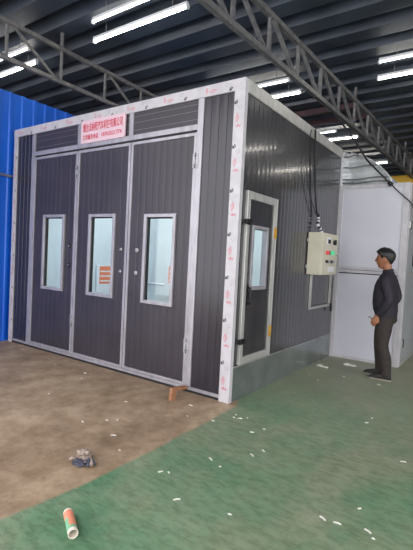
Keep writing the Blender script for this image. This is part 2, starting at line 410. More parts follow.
# side wall
mb = MB(); holed(mb, 'y', -.004, .0501, L_-.02, .36, 3.135, (.17, .79, .43, 2.13), M['grey_side'], M['inner'], depth=.0015, pitch=.1)
bp(mb, 'wall_panel', label='glossy dark ribbed side wall')
bp(MB().box(-.05, .002, .051, L_-.02, .0, .36, M['galv']).box(-.05,.006,.051,L_-.02,.355,.363,M['alu_side']), 'base_skirt', label='bare galvanised base strip')
# side door
mb = MB(); holed(mb, 'y', .004, .20, .76, .45, 2.10, (.31, .62, 1.19, 1.80), M['grey_side'], M['inner'], depth=.0015)
sd = bp(mb, 'side_door', label='narrow side door with a small window')
fr = MB()
fr.box(-.05, .022, .13, .20, .375, 2.18, M['alu_side']).box(-.05, .022, .76, .83, .375, 2.18, M['alu_side'])
fr.box(-.05, .022, .20, .76, 2.10, 2.18, M['alu_side']).box(-.05, .022, .20, .76, .375, .45, M['alu_side'])
fr.box(.0, .026, .135, .145, .375, 2.18, M['alu_side']).box(.0, .026, .815, .825, .375, 2.18, M['alu_side'])
bp(fr, 'door_frame', bevel=.003)
wf = MB(); q = .035
wf.box(-.05, .02, .28, .28+q, 1.15, 1.84, M['alu']).box(-.05, .02, .65-q, .65, 1.15, 1.84, M['alu'])
wf.box(-.05, .02, .28+q, .65-q, 1.15, 1.15+q, M['alu']).box(-.05, .02, .28+q, .65-q, 1.84-q, 1.84, M['alu'])
bp(wf, 'window_frame', sd, bevel=.003)
bp(MB().box(-.03, -.025, .28+q, .65-q, 1.15+q, 1.84-q, M['glass']), 'window_pane', sd)
bp(MB().tube(cat([(.01,.245,1.18),(.045,.245,1.17),(.05,.245,1.10),(.045,.245,1.02),(.01,.245,1.01)],4), .011, M['black']).box(.004,.012,.228,.262,.99,1.21,M['black']), 'door_handle', sd, label='black pull handle')
for z in (1.86, .62):
    mb = MB().box(.022, .045, .10, .19, z-.028, z+.028, M['black']).box(.0, .03, .06, .11, z-.02, z+.02, M['black']).tube([(.05,.15,z-.01),(.05,.21,z+.012)], .01, M['black'])
    bp(mb, 'latch', bevel=.003, label='black latch')
for z in (1.79, .66):
    mb = MB().box(.022, .028, .765, .825, z-.06, z+.06, M['yellow']).tube([(.032,.795,z-.065),(.032,.795,z+.065)], .008, M['yellow'])
    bp(mb, 'hinge', sd, label='yellow brass hinge')
# remaining shell: left, back, roof, floor of the booth
bp(MB().box(-W+.003, -W+.05, .051, L_-.05, .0, 3.135, M['inner']), 'wall_panel')
bp(MB().box(-W+.003, -.051, L_-.05, L_-.001, .0, 3.135, M['inner']), 'wall_panel')
bp(MB().box(-W+.003, -.051, .051, L_-.001, 3.136, 3.2, M['inner']), 'roof_panel')
bp(MB().box(-W+.051, -.051, .051, L_-.051, .0, .03, M['galv']), 'floor_plate')
for x in (-3.2, -2.1, -1.0):
    bp(MB().box(x-.3, x+.3, .5, 2.6, 3.09, 3.135, M['booth_lamp']), 'interior_lamp', label='lit light panel inside the booth')

def wall_cabinet(loc, axis, label):
    """white electric cabinet with orange striped warning label on the inner wall"""
    root = empty('electric_cabinet', loc, label, 'cabinet')
    x, y_, z = loc
    def B(a0, a1, d0, d1, z0, z1, mat):
        d0, d1 = d0*.35, d1*.35
        if axis == 'x+': return MB().box(x+d0, x+d1, y_+a0, y_+a1, z+z0, z+z1, mat)
        return MB().box(x+a0, x+a1, y_-d1, y_-d0, z+z0, z+z1, mat)
    B(-.22,.22,.0,.14,0,.62,M['white']).build('body', root, loc, .006)
    lb = B(-.16,.16,.1402,.144,.27,.60,M['orange'])
    for k in range(3):
        s_ = B(-.14,.14,.1442,.146,.31+k*.09,.335+k*.09,M['white']); lb.add(s_.v, s_.f, M['white'])
    lb.build('warning_label', root, loc)['label'] = 'orange striped warning label'
    return root
# cabinets on the inner lining, seen through the windows
wall_cabinet((-W+.051, 1.85, .60), 'x+', 'white electric cabinet inside the booth, seen through the middle door window').rotation_euler = (0,0,0)
wall_cabinet((-3.20, L_-.051, .64), 'y-', 'white electric cabinet inside the booth, seen through the right door window')
tag(MB().tube([(-4.0,L_-.07,.86),(-3.5,L_-.07,.86)], .02, M['white']).box(-3.92,-3.88,L_-.07,L_-.051,.84,.88,M['white']).build('inner_rail', base=(-3.75,L_-.07,.86)),
    'white rail on the booth lining behind the right door window', 'rail')
tag(MB().tube(cat([(-3.9,L_-.06,3.0),(-3.86,L_-.06,2.3),(-3.80,L_-.06,1.6),(-3.84,L_-.06,.9)],6), .008, M['white']).build('hanging_wire', base=(-3.9,L_-.06,3.0)),
    'thin wire hanging inside the booth behind the right door window', 'wire')

# ---------------------------------------------------------------- white annex cabinet
AX, AH, AY0, AY1 = 1.018, 2.707, L_+.003, L_+1.75
AB = (AX/2, (AY0+AY1)/2, 0)
ann = empty('air_unit_cabinet', AB, 'tall white panelled metal cabinet joined to the back of the booth behind the man', 'cabinet')
def ap(mb, name, bevel=0, label=None, parent=ann):
    o = mb.build(name, parent, AB, bevel)
    if label: o['label'] = label
    return o
for x0, x1 in ((.012, .06), (AX-.085, AX)):
    ap(MB().box(x0, x1, AY0-.012, AY0+.05, 0, AH, M['film']), 'frame_post', .004)
ap(MB().box(AX-.05, AX+.008, AY0+.05, AY0+.10, 0, AH, M['film']), 'frame_post', .003)
ap(MB().box(AX-.05, AX+.008, AY1-.07, AY1, 0, AH, M['alu_side']), 'frame_post', .003)
ap(MB().box(.06, AX-.085, AY0-.008, AY0+.05, AH-.06, AH, M['film']), 'top_rail', .003)
ap(MB().box(.06, AX-.085, AY0-.006, AY0+.05, 0, .045, M['film']), 'bottom_rail', .003)
mb = MB().box(.06, AX-.085, AY0-.008, AY0+.05, 1.35, 1.395, M['film']).box(.06, AX-.085, AY0-.014, AY0+.05, 1.40, 1.445, M['film'])
mb.box(.06, AX-.085, AY0-.007, AY0+.05, 1.335, 1.35, M['rubber'])
ap(mb, 'middle_rail', .002)
ap(MB().box(.06, AX-.085, AY0, AY0+.04, 1.445, AH-.06, M['box']), 'front_panel')
ap(MB().box(.06, AX-.085, AY0, AY0+.04, .045, 1.335, M['box']), 'front_panel')
ap(MB().box(AX-.04, AX, AY0+.10, AY1-.07, 1.40, AH-.05, M['box_side']), 'side_panel')
ap(MB().box(AX-.04, AX, AY0+.10, AY1-.07, .05, 1.34, M['box_side']), 'side_panel')
for z0, z1 in ((0,.05),(1.34,1.40),(AH-.05,AH)):
    ap(MB().box(AX-.045, AX+.006, AY0+.10, AY1-.07, z0, z1, M['alu_side']), 'side_rail', .002)
for z in (.35, 2.1):
    ap(MB().box(AX+.004, AX+.03, AY0+.075, AY0+.13, z-.05, z+.05, M['alu_side']).tube([(AX+.03,AY0+.1,z-.06),(AX+.03,AY0+.1,z+.06)], .012, M['black']), 'hinge')
ap(MB().box(AX+.006, AX+.03, AY0+.55, AY0+.60, 1.5, 1.68, M['black']).tube([(AX+.03,AY0+.575,1.52),(AX+.06,AY0+.575,1.55),(AX+.06,AY0+.575,1.63),(AX+.03,AY0+.575,1.66)], .01, M['black']), 'door_handle', label='black side handle')
ap(MB().box(.012, AX-.04, AY1-.04, AY1-.001, 0, AH-.001, M['box_side']).box(.012,.05,AY0+.05,AY1-.04,0,AH-.001,M['box_side']), 'back_panel')
ap(MB().box(.05, AX-.04, AY0+.05, AY1-.04, AH-.05, AH-.002, M['box_side']), 'roof_panel')

# foil covered duct curving from the booth roof down to the cabinet
out = [(.0,3.235),(.12,3.205),(.30,3.145),(.45,3.06),(.56,2.97),(.66,2.87),(.72,2.79),(.75,2.712)]
seams = [2.712, 2.745, 2.765, 2.80, 2.845, 2.90, 2.965, 2.985, 3.03, 3.10, 3.135, 3.155, 3.20, 3.235]
def xat(z):
    for (x0,z0),(x1,z1) in zip(out, out[1:]):
        if z1 <= z <= z0: return x0+(x1-x0)*(z0-z)/(z0-z1)
    return .0 if z > 3.23 else .75
rings = []
for k, z in enumerate(seams):
    xr = max(xat(z), .03); y0 = AY0+.02+(0,.02,-.018,.01,.05,.07,.0,-.018,.03,.07,.02,-.018,.02,.03)[k]
    rings.append([(.002, AY0+.002, z)] + [(.002+(xr-.002)*t, y0+.010*math.sin(5*t+k*1.7), z+.008*math.sin(4*t+k)*(0 if k == 0 else 1)) for t in (.2,.4,.6,.8,1)] + [(xr, 4.1, z), (.002, 4.1, z)])
mb = MB().loft(rings, M['foil'], False)
duct = tag(mb.build('foil_duct', base=(.35, 3.6, 2.712)), 'crinkled silver foil duct curving down onto the white cabinet', 'duct')
MB().tube([(x+.006, AY0+.015, z+.004) for x, z in out[1:]], .012, M['foil']).build('seam_bead', duct, (.35,3.6,2.712))
for z in (3.155, 2.985, 2.80, 2.74):
    MB().tube(cat([(.03,AY0-.002,z),(xat(z)*.35,AY0-.006,z-.012),(xat(z)*.7,AY0-.004,z+.010),(xat(z)-.01,AY0-.004,z)],5), .010, M['galv']).build('seam_fold', duct, (.35,3.6,2.712))

# ---------------------------------------------------------------- control box, conduit and cables
CB = (.008, 2.13, 1.315)
cb = empty('control_box', CB, 'beige wall-mounted control box with green display on the side of the booth', 'control box')
def cp(mb, name, bevel=0, label=None, parent=cb):
    o = mb.build(name, parent, CB, bevel)
    if label: o['label'] = label
    return o
cp(MB().box(.008,.205,1.83,2.43,1.315,1.885,M['beige']), 'housing', .008)
door = cp(MB().box(.205,.222,1.835,2.425,1.32,1.88,M['beige']), 'door', .004)
def knob(yc, zc, r_, mat, name, label=None, d=.03):
    cp(MB().tube([(.222,yc,zc),(.222+d,yc,zc),(.224+d,yc,zc)], [r_,r_,r_*.8], mat, 14), name, 0, label)
cp(MB().box(.222,.232,1.97,2.10,1.73,1.83,M['white']).box(.232,.235,1.985,2.085,1.745,1.80,M['rubber']), 'thermostat', label='white temperature dial with dark window')
mb = MB().tube([(.222,2.25,1.77),(.24,2.25,1.77)], .034, M['black'], 14).bar((.25,2.25,1.735),(.25,2.25,1.805),.02,.02,M['black'])
cp(mb, 'rotary_switch', label='black rotary switch')
knob(1.98, 1.62, .026, M['led_red'], 'red_lamp', 'lit red lamp')
cp(MB().box(.222,.23,2.05,2.12,1.595,1.645,M['black']), 'label_plate')
cp(MB().box(.222,.232,2.16,2.28,1.595,1.65,M['led_green']), 'display', label='lit green display')
for k in range(4): knob(1.97+.085*k, 1.50, .02, M['alu'] if k % 2 else M['black'], 'push_button')
cp(MB().box(.222,.226,2.08,2.32,1.36,1.43,M['white']), 'name_plate', label='blank pale name plate')
knob(2.40, 1.6, .012, M['alu'], 'door_lock')
for z in (1.40, 1.76): cp(MB().box(.004,.014,1.80,1.83,z,z+.04,M['alu']), 'mounting_lug')
mb = MB().box(.002,.03,1.995,2.03,.82,1.314,M['alu_side']).box(.002,.03,2.03,2.80,.82,.855,M['alu_side']).box(.002,.03,2.80,2.83,.82,1.34,M['alu_side'])
cd = tag(mb.build('cable_trunking', base=(.01,2.44,.82)), 'pale U-shaped cable trunking below the beige control box', 'trunking')
MB().tube([(.03,2.815,.86),(.05,2.82,.82),(.045,2.83,.74)], .016, M['black']).build('cable_gland', cd, (.01,2.44,.82))
path = cat([(.03,1.80,3.24),(.035,1.80,3.1),(.03,1.84,2.8),(.03,1.92,2.45),(.035,2.0,2.2),(.04,2.04,2.13)], 6)
tag(MB().tube(path, .013, M['rubber']).build('power_cable', base=(.03,1.8,3.24)), 'thick black cable hanging straight down the side wall to the control box', 'cable')
tag(MB().tube(cat([(.03,1.66,3.2),(.03,1.60,3.0),(.03,1.56,2.7),(.03,1.68,2.45),(.035,1.85,2.25),(.04,1.97,2.14)], 6), .006, M['rubber']).build('thin_cable', base=(.03,1.66,3.2)),
    'thin black cable bowing to the left of the thick one on the side wall', 'cable')
mb = MB(); pp = cat([(.05,2.03,2.14),(.05,2.06,2.07),(.06,2.02,2.0),(.08,2.08,1.94),(.10,2.10,1.887)], 8)
for k in range(0, len(pp)-1): mb.tube(pp[k:k+2], .022, M['white'] if (k//3) % 2 else M['black'], 8, True)
tag(mb.build('taped_cable_bundle', base=(.05,2.03,2.14)), 'black and white taped cable bundle entering the top of the control box', 'cable')
cpath = cat([(.31,AY0-.05,3.20),(.40,AY0-.06,3.06),(.55,AY0-.07,2.90),(.76,AY0-.07,2.68)], 6)
cb2 = tag(MB().tube([(-.49,3.04,4.17),(-.2,AY0-.04,3.9)]+[(.1,AY0-.04,3.5)]+cpath, .013, M['rubber']).build('drop_cable', base=(.31,AY0-.05,3.20)),
    'black cable dropping diagonally from the truss across the white cabinet', 'cable')
MB().tube([(.735,AY0-.07,2.705),(.775,AY0-.07,2.665)], [.03,.034], M['black'], 10).build('connector', cb2, (.31,AY0-.05,3.20))
MB().tube(cat([(.77,AY0-.07,2.67),(.9,AY0-.06,2.54),(1.03,AY0-.03,2.42),(1.05,AY0+.2,2.36)],6), .008, M['rubber']).build('cable_tail', cb2, (.31,AY0-.05,3.20))

# ---------------------------------------------------------------- roof trusses
def truss(xf, y0, y1, bay, off, label, cs, ws=.045, skip=False):
    zb, zt = 4.2, 4.72
    base = (xf((y0+y1)/2), (y0+y1)/2, zb)
    root = empty('roof_truss', base, label, 'truss', None)
    P = lambda y, z: (xf(y), y, z)
    MB().bar(P(y0,zb), P(y1,zb), cs, cs, M['steel']).build('bottom_chord', root, base)
    MB().bar(P(y0,zt), P(y1,zt), cs, cs, M['steel']).build('top_chord', root, base)
    k = 0; y = off
    while y-bay > y0: y -= bay
    while y < y1:
        MB().bar(P(y,zb), P(y,zt), ws, ws, M['steel'], (1,0,0)).build('vertical_bar', root, base)
        if k % 5 == 0: MB().bar(P(y,zt), P(y,4.99), .04, .04, M['steel'], (1,0,0)).build('hanger', root, base)
        if y+bay < y1 and not (skip and k % 2 == 1):
            MB().bar(P(y+.06,zt), P(y+bay-.06,zb), ws, ws, M['steel'], (1,0,0)).build('diagonal_bar', root, base)
        y += bay; k += 1
    return root
truss(lambda y: -.60+.033*y, -4.2, 16.9, .87, 1.45, 'grey steel lattice truss crossing above the booth on the right', .07)
truss(lambda y: -3.90-.012*y, -4.2, 16.9, .93, -.28, 'grey steel lattice truss near the blue wall on the left', .06, .034, True)

# ---------------------------------------------------------------- lamps
def lamp(x0, x1, y, label, dim=False, z=4.8):
    base = ((x0+x1)/2, y, z)
    hw = .014 if dim else .024  # dim: slimmer, weaker glowing strip paired with a bright tube
    root = empty('tube_light', base, label, 'ceiling light')
    MB().box(x0-.02, x1+.02, y-hw, y+hw, z+.02, z+.06, M['white']).box(x0-.03,x0,y-.025,y+.025,z-.03,z+.02,M['white']).box(x1,x1+.03,y-.025,y+.025,z-.03,z+.02,M['white']).build('housing', root, base)
    MB().tube([(x0,y,z-.005),(x1,y,z-.005)], .011 if dim else .017, M['tube_dim' if dim else 'tube'], 10).build('tube', root, base)
    for xx in (x0+.25, x1-.25):
        MB().tube([(xx,y,z+.05),(xx,y,5.19)], .008, M['steel'], 6).build('rod', root, base)
lamp(-3.34,-1.50,.85,'bright warm tube light above the front of the booth')
lamp(-2.90,-1.06,.46,'thin white glowing strip next to the bright tube light above the booth front', True)
lamp(-6.75,-4.91,.83,'bright tube light above the blue wall at the left edge')
lamp(-6.37,-4.53,.45,'thin white glowing strip above the blue wall at the left edge', True)
lamp(-3.12,-1.28,3.62,'glowing strip just above the top corner of the side wall', True)
lamp(-3.15,-1.31,4.24,'second tube light behind the side wall top trim')
lamp(.15,1.99,4.3,'bright warm tube light at the right edge')
lamp(.32,2.16,3.66,'upper pale glowing strip at the right edge', True)
lamp(-3.0,-1.16,7.65,'distant tube light seen under the right truss')
lamp(-3.4,-1.5,6.95,'distant thin glowing strip beside the tube light under the right truss', True)
lamp(-2.9,-1.1,10.8,'farthest small tube light above the foil duct')
for yy in (.85, 4.3, 7.65, 10.8): lamp(3.6,5.44,yy,'added unseen tube light further right in the hall, row %s' % {.85:'nearest the opening',4.3:'above the open floor',7.65:'beyond the white cabinet',10.8:'at the far end'}[yy])  # out-of-view lamps added to light the floor and booth side wall

# red purlins and the crane girder in the distance
for y, lb in ((5.75,'red oxide steel beam under the roof, nearer of two'),(6.5,'red oxide steel beam under the roof, farther of two')):
    mb = MB().box(-4.2,-.62,y-.05,y+.05,4.86,4.98,M['redsteel'])
    tag(mb.build('roof_beam', base=(-2.4,y,4.86)), lb, 'beam')
cg = empty('crane_girder', (1.6,10.6,3.98), 'yellow crane girder far behind the white cabinet', 'crane')
MB().box(-.95,4.2,10.5,10.7,3.98,4.26,M['crane']).box(-.95,4.2,10.44,10.76,3.96,3.985,M['crane']).box(-.95,4.2,10.44,10.76,4.255,4.28,M['crane']).build('girder', cg, (1.6,10.6,3.98))
for x in (-.4, 3.6): MB().box(x-.04,x+.04,10.56,10.64,4.28,4.99,M['steel']).build('hanger', cg, (1.6,10.6,3.98))

# ---------------------------------------------------------------- things on the floor
# wooden wedge
root = empty('wooden_wedge', (-.47,-.16,0), 'brown wooden offcut propped against the foot of the right booth door', 'wood')
MB().bar((-.49,-.305,.0),(-.475,-.305,.13),.075,.04,M['wood'],(1,0,0)).build('upright_block', root, (-.47,-.16,0), .004)
MB().bar((-.485,-.285,.108),(-.53,-.03,.06),.05,.035,M['wood']).build('stick', root, (-.47,-.16,0), .003)
# sealant tube
d = Vector((.205,-.115,0)).normalized(); a = Vector((.318,-2.172,.026)); b = a+d*.195
root = empty('sealant_tube', (.385,-2.21,0), 'open cardboard tube with orange and green label lying on the green floor', 'tube')
n = 24; s1 = d.cross(Vector((0,0,1))); up = Vector((0,0,1))
def ring3(p, r_): return [p + s1*math.cos(2*PI*k/n)*r_ + up*math.sin(2*PI*k/n)*r_ for k in range(n)]
mb = MB(); rr = [ring3(a,.026), ring3(b,.026), ring3(b,.0225), ring3(a+d*.02,.0225)]
mb.loft(rr, M['card'], False); mb.build('body', root, (.385,-2.21,0))
def band(t0, t1, k0, k1, mat, name, lab):
    vs = []
    for t in (t0, t1):
        for k in range(k0, k1+1): vs.append(a+d*t + s1*math.cos(2*PI*k/n)*.0266 + up*math.sin(2*PI*k/n)*.0266)
    m_ = k1-k0+1
    MB().add(vs, [(i,i+1,m_+i+1,m_+i) for i in range(m_-1)], mat, True).build(name, root, (.385,-2.21,0))['label'] = lab
band(.015,.075,0,24,M['labelorange'],'label_band','orange label band')
band(.075,.15,4,20,M['labelorange'],'label_panel','orange label stripe')
band(.075,.15,-5,4,M['labelgreen'],'label_panel','green label stripe')
band(.15,.172,0,24,M['labelgreen'],'label_band','green label band')
# crumpled glove
gx, gy = -.115, -1.72
root = empty('work_glove', (gx,gy,0), 'crumpled dark-palmed work glove lying on the brown floor', 'glove')
def blob(cx, cy, cz, rx, ry, rz, rot, mat, name, seed, amp=.3):
    rx *= .9; ry *= .85; rz *= .75; cz *= .75
    bm = bmesh.new(); bmesh.ops.create_icosphere(bm, subdivisions=4, radius=1)
    rnd = random.Random(seed); ph = [rnd.uniform(0,6) for _ in range(6)]
    for v in bm.verts:
        p = v.co; k = 1+amp*(math.sin(5*p.x+ph[0])*math.sin(4*p.y+ph[1])+.5*math.sin(9*p.z+ph[2]+4*p.x)+.4*math.sin(11*p.y+ph[3]+5*p.x))
        c = Vector((p.x*rx*k, p.y*ry*k, p.z*rz*k)); c.rotate(Matrix.Rotation(rot,3,'Z'))
        v.co = Vector((c.x+cx, c.y+cy, max(c.z+cz, .001)))
    return bm
def bmobj(bm, name, mat, parent, base):
    for v in bm.verts: v.co -= Vector(base)
    me = bpy.data.meshes.new(name); bm.to_mesh(me); bm.free(); me.materials.append(mat)
    for p in me.polygons: p.use_smooth = True
    o = bpy.data.objects.new(name, me); COL.objects.link(o); o.parent = parent; return o
bmobj(blob(gx-.06,gy+.045,.035,.055,.045,.035,.4,None,'',1), 'cuff', M['rag_pale'], root, (gx,gy,0))
bmobj(blob(gx+.0,gy,.025,.065,.06,.028,-.3,None,'',2), 'back', M['rag_pale'], root, (gx,gy,0))
bmobj(blob(gx+.03,gy-.045,.03,.06,.035,.028,.7,None,'',3), 'palm', M['rag_dark'], root, (gx,gy,0))
for k in range(4):
    an = .9-k*.42; p0 = Vector((gx+.03,gy-.03+.012*k,.03)); p1 = p0+Vector((math.cos(an)*.05,math.sin(an)*.05,.012)); p2 = p0+Vector((math.cos(an-.3)*.085,math.sin(an-.3)*.085,-.012))
    MB().tube(cat([p0,p1,p2],4), [.013]*8+[.009], M['rag_dark'] if k % 2 else M['rag_pale']).build('finger', root, (gx,gy,0))
MB().tube(cat([(gx-.03,gy-.03,.03),(gx-.06,gy-.06,.03),(gx-.075,gy-.05,.014)],4), .012, M['rag_pale']).build('thumb', root, (gx,gy,0))
# two foam strips beside the cabinet
for (x0,y0_,x1,y1_,lb) in ((.10,2.24,.25,2.23,'left white foam strip on the floor in front of the cabinet'),(.37,2.62,.53,2.62,'right white foam strip on the floor in front of the cabinet')):
    dy = .06
    mb = MB().box(-.085,.085,-.022,.022,0,.018,M['scrap']).box(-.06,-.01,-.014,.026,.018,.028,M['scrap'])
    o = mb.build('foam_strip', bevel=.004); o.location = ((x0+x1)/2,(y0_+y1_)/2,0); o.rotation_euler = (0,0,-.25 if x0 < .3 else .1)
    tag(o, lb, 'foam strip')
# small white litter
green_l = [(.14,-.48),(.24,-.28),(.29,-.26),(.34,-.2),(.53,-.46),(.58,-.33),(.54,-1.09),(.65,-1.14),(.77,-.71),(1.0,-1.57),(.74,-.83),(1.44,-1.25),(1.52,-1.24),(1.58,-1.01),(1.68,-1.20),(1.72,-1.25),(1.24,.47),(1.25,.63),(1.67,-.15),(.22,-.21),(.38,-1.47),(.43,-1.44),(.67,-1.65),(.38,1.52),(.57,1.94),(.20,1.69),(1.02,1.9)]
brown_l = [(-1.51,-1.04),(-.69,-1.27),(-.56,-1.11),(-.29,-1.28),(-.5,-1.04),(-.78,-.67),(-.10,-.55),(-3.42,-.16),(-2.41,-.32),(-1.85,-.31),(-1.71,-.47),(-.25,-.30),(-.06,-1.43)]
sz = {0:.034, 1:.022, 2:.045, 3:.018}
protos = []
for k in range(4):
    l = sz[k]; mb = MB()
    mb.box(-l/2,0,-.005,.005,0,.004,M['scrap'],Matrix.Rotation(.18*(k-1),4,'Z')).box(-.002,l/2,-.004,.004,.0,.005,M['scrap'],Matrix.Rotation(-.15*k,4,'Z'))
    protos.append(mb.build('plastic_scrap'))
used = set(); i = 0
for lst, lb, g in ((green_l,'tiny white plastic scrap lying on the green painted floor','white scraps on the green floor'),(brown_l,'tiny white plastic scrap lying on the bare brown floor','white scraps on the brown floor')):
    for (x, y) in lst:
        k = i % 4 if i not in (12, 11, 18) else 2
        if k in used: o = protos[k].copy(); COL.objects.link(o)
        else: o = protos[k]; used.add(k)
        o.location = (x, y, 0); o.rotation_euler = (0,0,random.uniform(-.9,.9)+.3)
        tag(o, lb, 'scrap', g); i += 1

# ---------------------------------------------------------------- the man
MX, MY = 1.0, 2.25
man = None
def ell(cx, cy, cz, rx, ry, n=24, ax=0., sq=2.0):
    """horizontal ring (superellipse), tilted about y by ax"""
    out = []
    for k in range(n):
        t = 2*PI*k/n; c, s_ = math.cos(t), math.sin(t)
        x = math.copysign(abs(c)**(2/sq), c)*rx; y = math.copysign(abs(s_)**(2/sq), s_)*ry
        out.append(Vector((cx+x*math.cos(ax), cy+y, cz-x*math.sin(ax))))
    return out
def limb(mb, pts, mat, n=16):
    """pts: (x,y,z,r); smooth tapering tube"""
    P = cat([p[:3] for p in pts], 5); R_ = cat([(p[3],0,0) for p in pts], 5)
    mb.tube(P, [max(v.x,.003) for v in R_], mat, n)
def fused(mb, name, mat, parent, voxel, smooth=4, it_f=.5):
    o = mb.build(name+'_tmp')
    md = o.modifiers.new('r', 'REMESH'); md.mode = 'VOXEL'; md.voxel_size = voxel; md.use_smooth_shade = True
    ms = o.modifiers.new('s', 'SMOOTH'); ms.iterations = smooth; ms.factor = it_f
    dg = bpy.context.evaluated_depsgraph_get(); me = bpy.data.meshes.new_from_object(o.evaluated_get(dg))
    bpy.data.objects.remove(o)
    me.materials.clear(); me.materials.append(mat); me.name = name
    for v in me.vertices: pass
    me.transform(Matrix.Translation((-MX,-MY,0)) if parent else Matrix.Identity(4))
    for p in me.polygons: p.use_smooth = True; p.material_index = 0
    q = bpy.data.objects.new(name, me); COL.objects.link(q)
    if parent: q.parent = parent
    return q
# local frame: person faces -x; left arm towards the camera (-y)
HC = Vector((.918, MY, 1.570))            # head centre
def head_pt(th, ph, hair=0.):
    # th 0..pi from top, ph 0 = front
    s_, c = math.sin(th), math.cos(th)
    fx, fy, fz = s_*math.cos(ph), s_*math.sin(ph), c
    af = .094 if fx > 0 else .104
    z = fz*(.118 if fz > 0 else .124)
    x = fx*af; y = fy*.076
    if fz < 0:
        k = -fz
        y *= 1-.34*k**1.6
        x = x*(1-.10*k) + .022*k**1.5 if fx > 0 else x*(1-.42*k) + .012*k
    g = lambda cz, w, wy: math.exp(-((z-cz)/w)**2-(y/wy)**2) if fx > 0 else 0
    x += .026*g(-.026,.017,.013) + .014*g(-.008,.022,.009)      # nose
    x += .007*g(.018,.012,.045)                                  # brow
    x -= .006*(math.exp(-((z+.000)/.012)**2-((abs(y)-.032)/.016)**2) if fx > 0 else 0)  # eye sockets
    x += .007*g(-.062,.010,.022)                                 # lips
    x += .012*g(-.100,.016,.024)                                 # chin
    return Vector((x*1.1, y*1.06, z*1.06)), (fx, fy, fz)
def head_mesh(mb, mat):
    nt_, np_ = 40, 48; rings = []
    for i in range(1, nt_):
        th = PI*i/nt_; rings.append([HC+Vector((-p.x, p.y, p.z)) for p in (head_pt(th, 2*PI*j/np_)[0] for j in range(np_))])
    mb.loft(rings, mat)
body = MB(); S = M['skin']
head_mesh(body, S)
for sgn in (-1, 1):    # ears
    body.loft([ell(HC.x+.012+dx, MY+sgn*(.070+dy), HC.z-.012+dz, rx, .010, 10) for dx, dy, dz, rx in ((0,0,-.030,.006),(0,.004,-.02,.012),(-.0,.008,0,.016),(.003,.010,.018,.017),(.004,.006,.03,.010))], S)
limb(body, [(.968,MY,1.36,.062),(.960,MY,1.42,.055),(.948,MY,1.48,.055),(.940,MY,1.53,.06)], S)   # neck
body.loft([ell(.975,MY,.80,.10,.14), ell(.965,MY,.95,.105,.145), ell(.96,MY,1.12,.105,.155), ell(.96,MY,1.25,.10,.17), ell(.965,MY,1.33,.08,.15), ell(.968,MY,1.385,.05,.07)], S)
feet = {1: (-.085, .10), -1: (.035, -.10)}   # far foot forward, near foot back
for sgn in (-1, 1):
    ox, oy = feet[sgn]
    limb(body, [(.975,MY+sgn*.08,.84,.088),(.955+ox*.3,MY+sgn*.088,.62,.072),(.945+ox*.6,MY+sgn*.092,.47,.052),(.985+ox*.9,MY+oy*1.0,.30,.050),(1.005+ox,MY+oy,.10,.036),(1.0+ox,MY+oy,.05,.036)], S)
    limb(body, [(1.02+ox,MY+oy,.04,.032),(.94+ox,MY+oy,.035,.036),(.86+ox,MY+oy,.03,.028)], S)
    # arms: elbows bent a little back, hands in front of the hips
    hx = 0 if sgn < 0 else -.03
    limb(body, [(.975,MY+sgn*.165,1.32,.05),(1.015,MY+sgn*.215,1.19,.044),(1.035,MY+sgn*.23,1.06,.038),(.975+hx,MY+sgn*.215,.94,.033),(.905+hx,MY+sgn*.185,.835,.025)], S)
    w = Vector((.905+hx, MY+sgn*.185, .835)); dr = Vector((-.035,0,-.085)).normalized()   # hand hangs down-forward
    side = Vector((0,1,0)); nrm = dr.cross(side)
    # palm: width runs along nrm-ish plane facing the body
    wd = nrm.normalized(); th_ = side
    body.loft([[w+dr*t + wd*math.cos(2*PI*k/14)*a_ + th_*math.sin(2*PI*k/14)*b_ for k in range(14)] for t, a_, b_ in ((-.02,.026,.022),(.01,.030,.018),(.05,.040,.016),(.085,.042,.014))], S)
    for q, ln in enumerate((.068,.076,.070,.055)):
        o0 = w+dr*.078 + wd*(.031-.0205*q)
        curl = side*(-sgn)
        pts = [o0, o0+dr*ln*.4+curl*.004, o0+dr*ln*.72+curl*.018, o0+dr*ln*.92+curl*.036]
        limb(body, [(*pts[0],.0098),(*pts[1],.0092),(*pts[2],.0084),(*pts[3],.0072)], S, 10)
    t0 = w+dr*.022 + wd*.026*1
    limb(body, [(*t0,.012),(*(t0+dr*.028+wd*.018-side*sgn*.008),.0115),(*(t0+dr*.055+wd*.022-side*sgn*.016),.0095),(*(t0+dr*.072+wd*.016-side*sgn*.020),.008)], S, 10)
man = fused(body, 'person', S, None, .0055, 2)
man.data.transform(Matrix.Translation((-MX,-MY,0))); man.location = (MX, MY, 0)
tag(man, 'man in navy jacket and dark trousers standing sideways, looking at the control box', 'person')
def child(mb, name, lab=None):
    o = mb.build(name, man, (MX,MY,0))
    if lab: o['label'] = lab
    return o
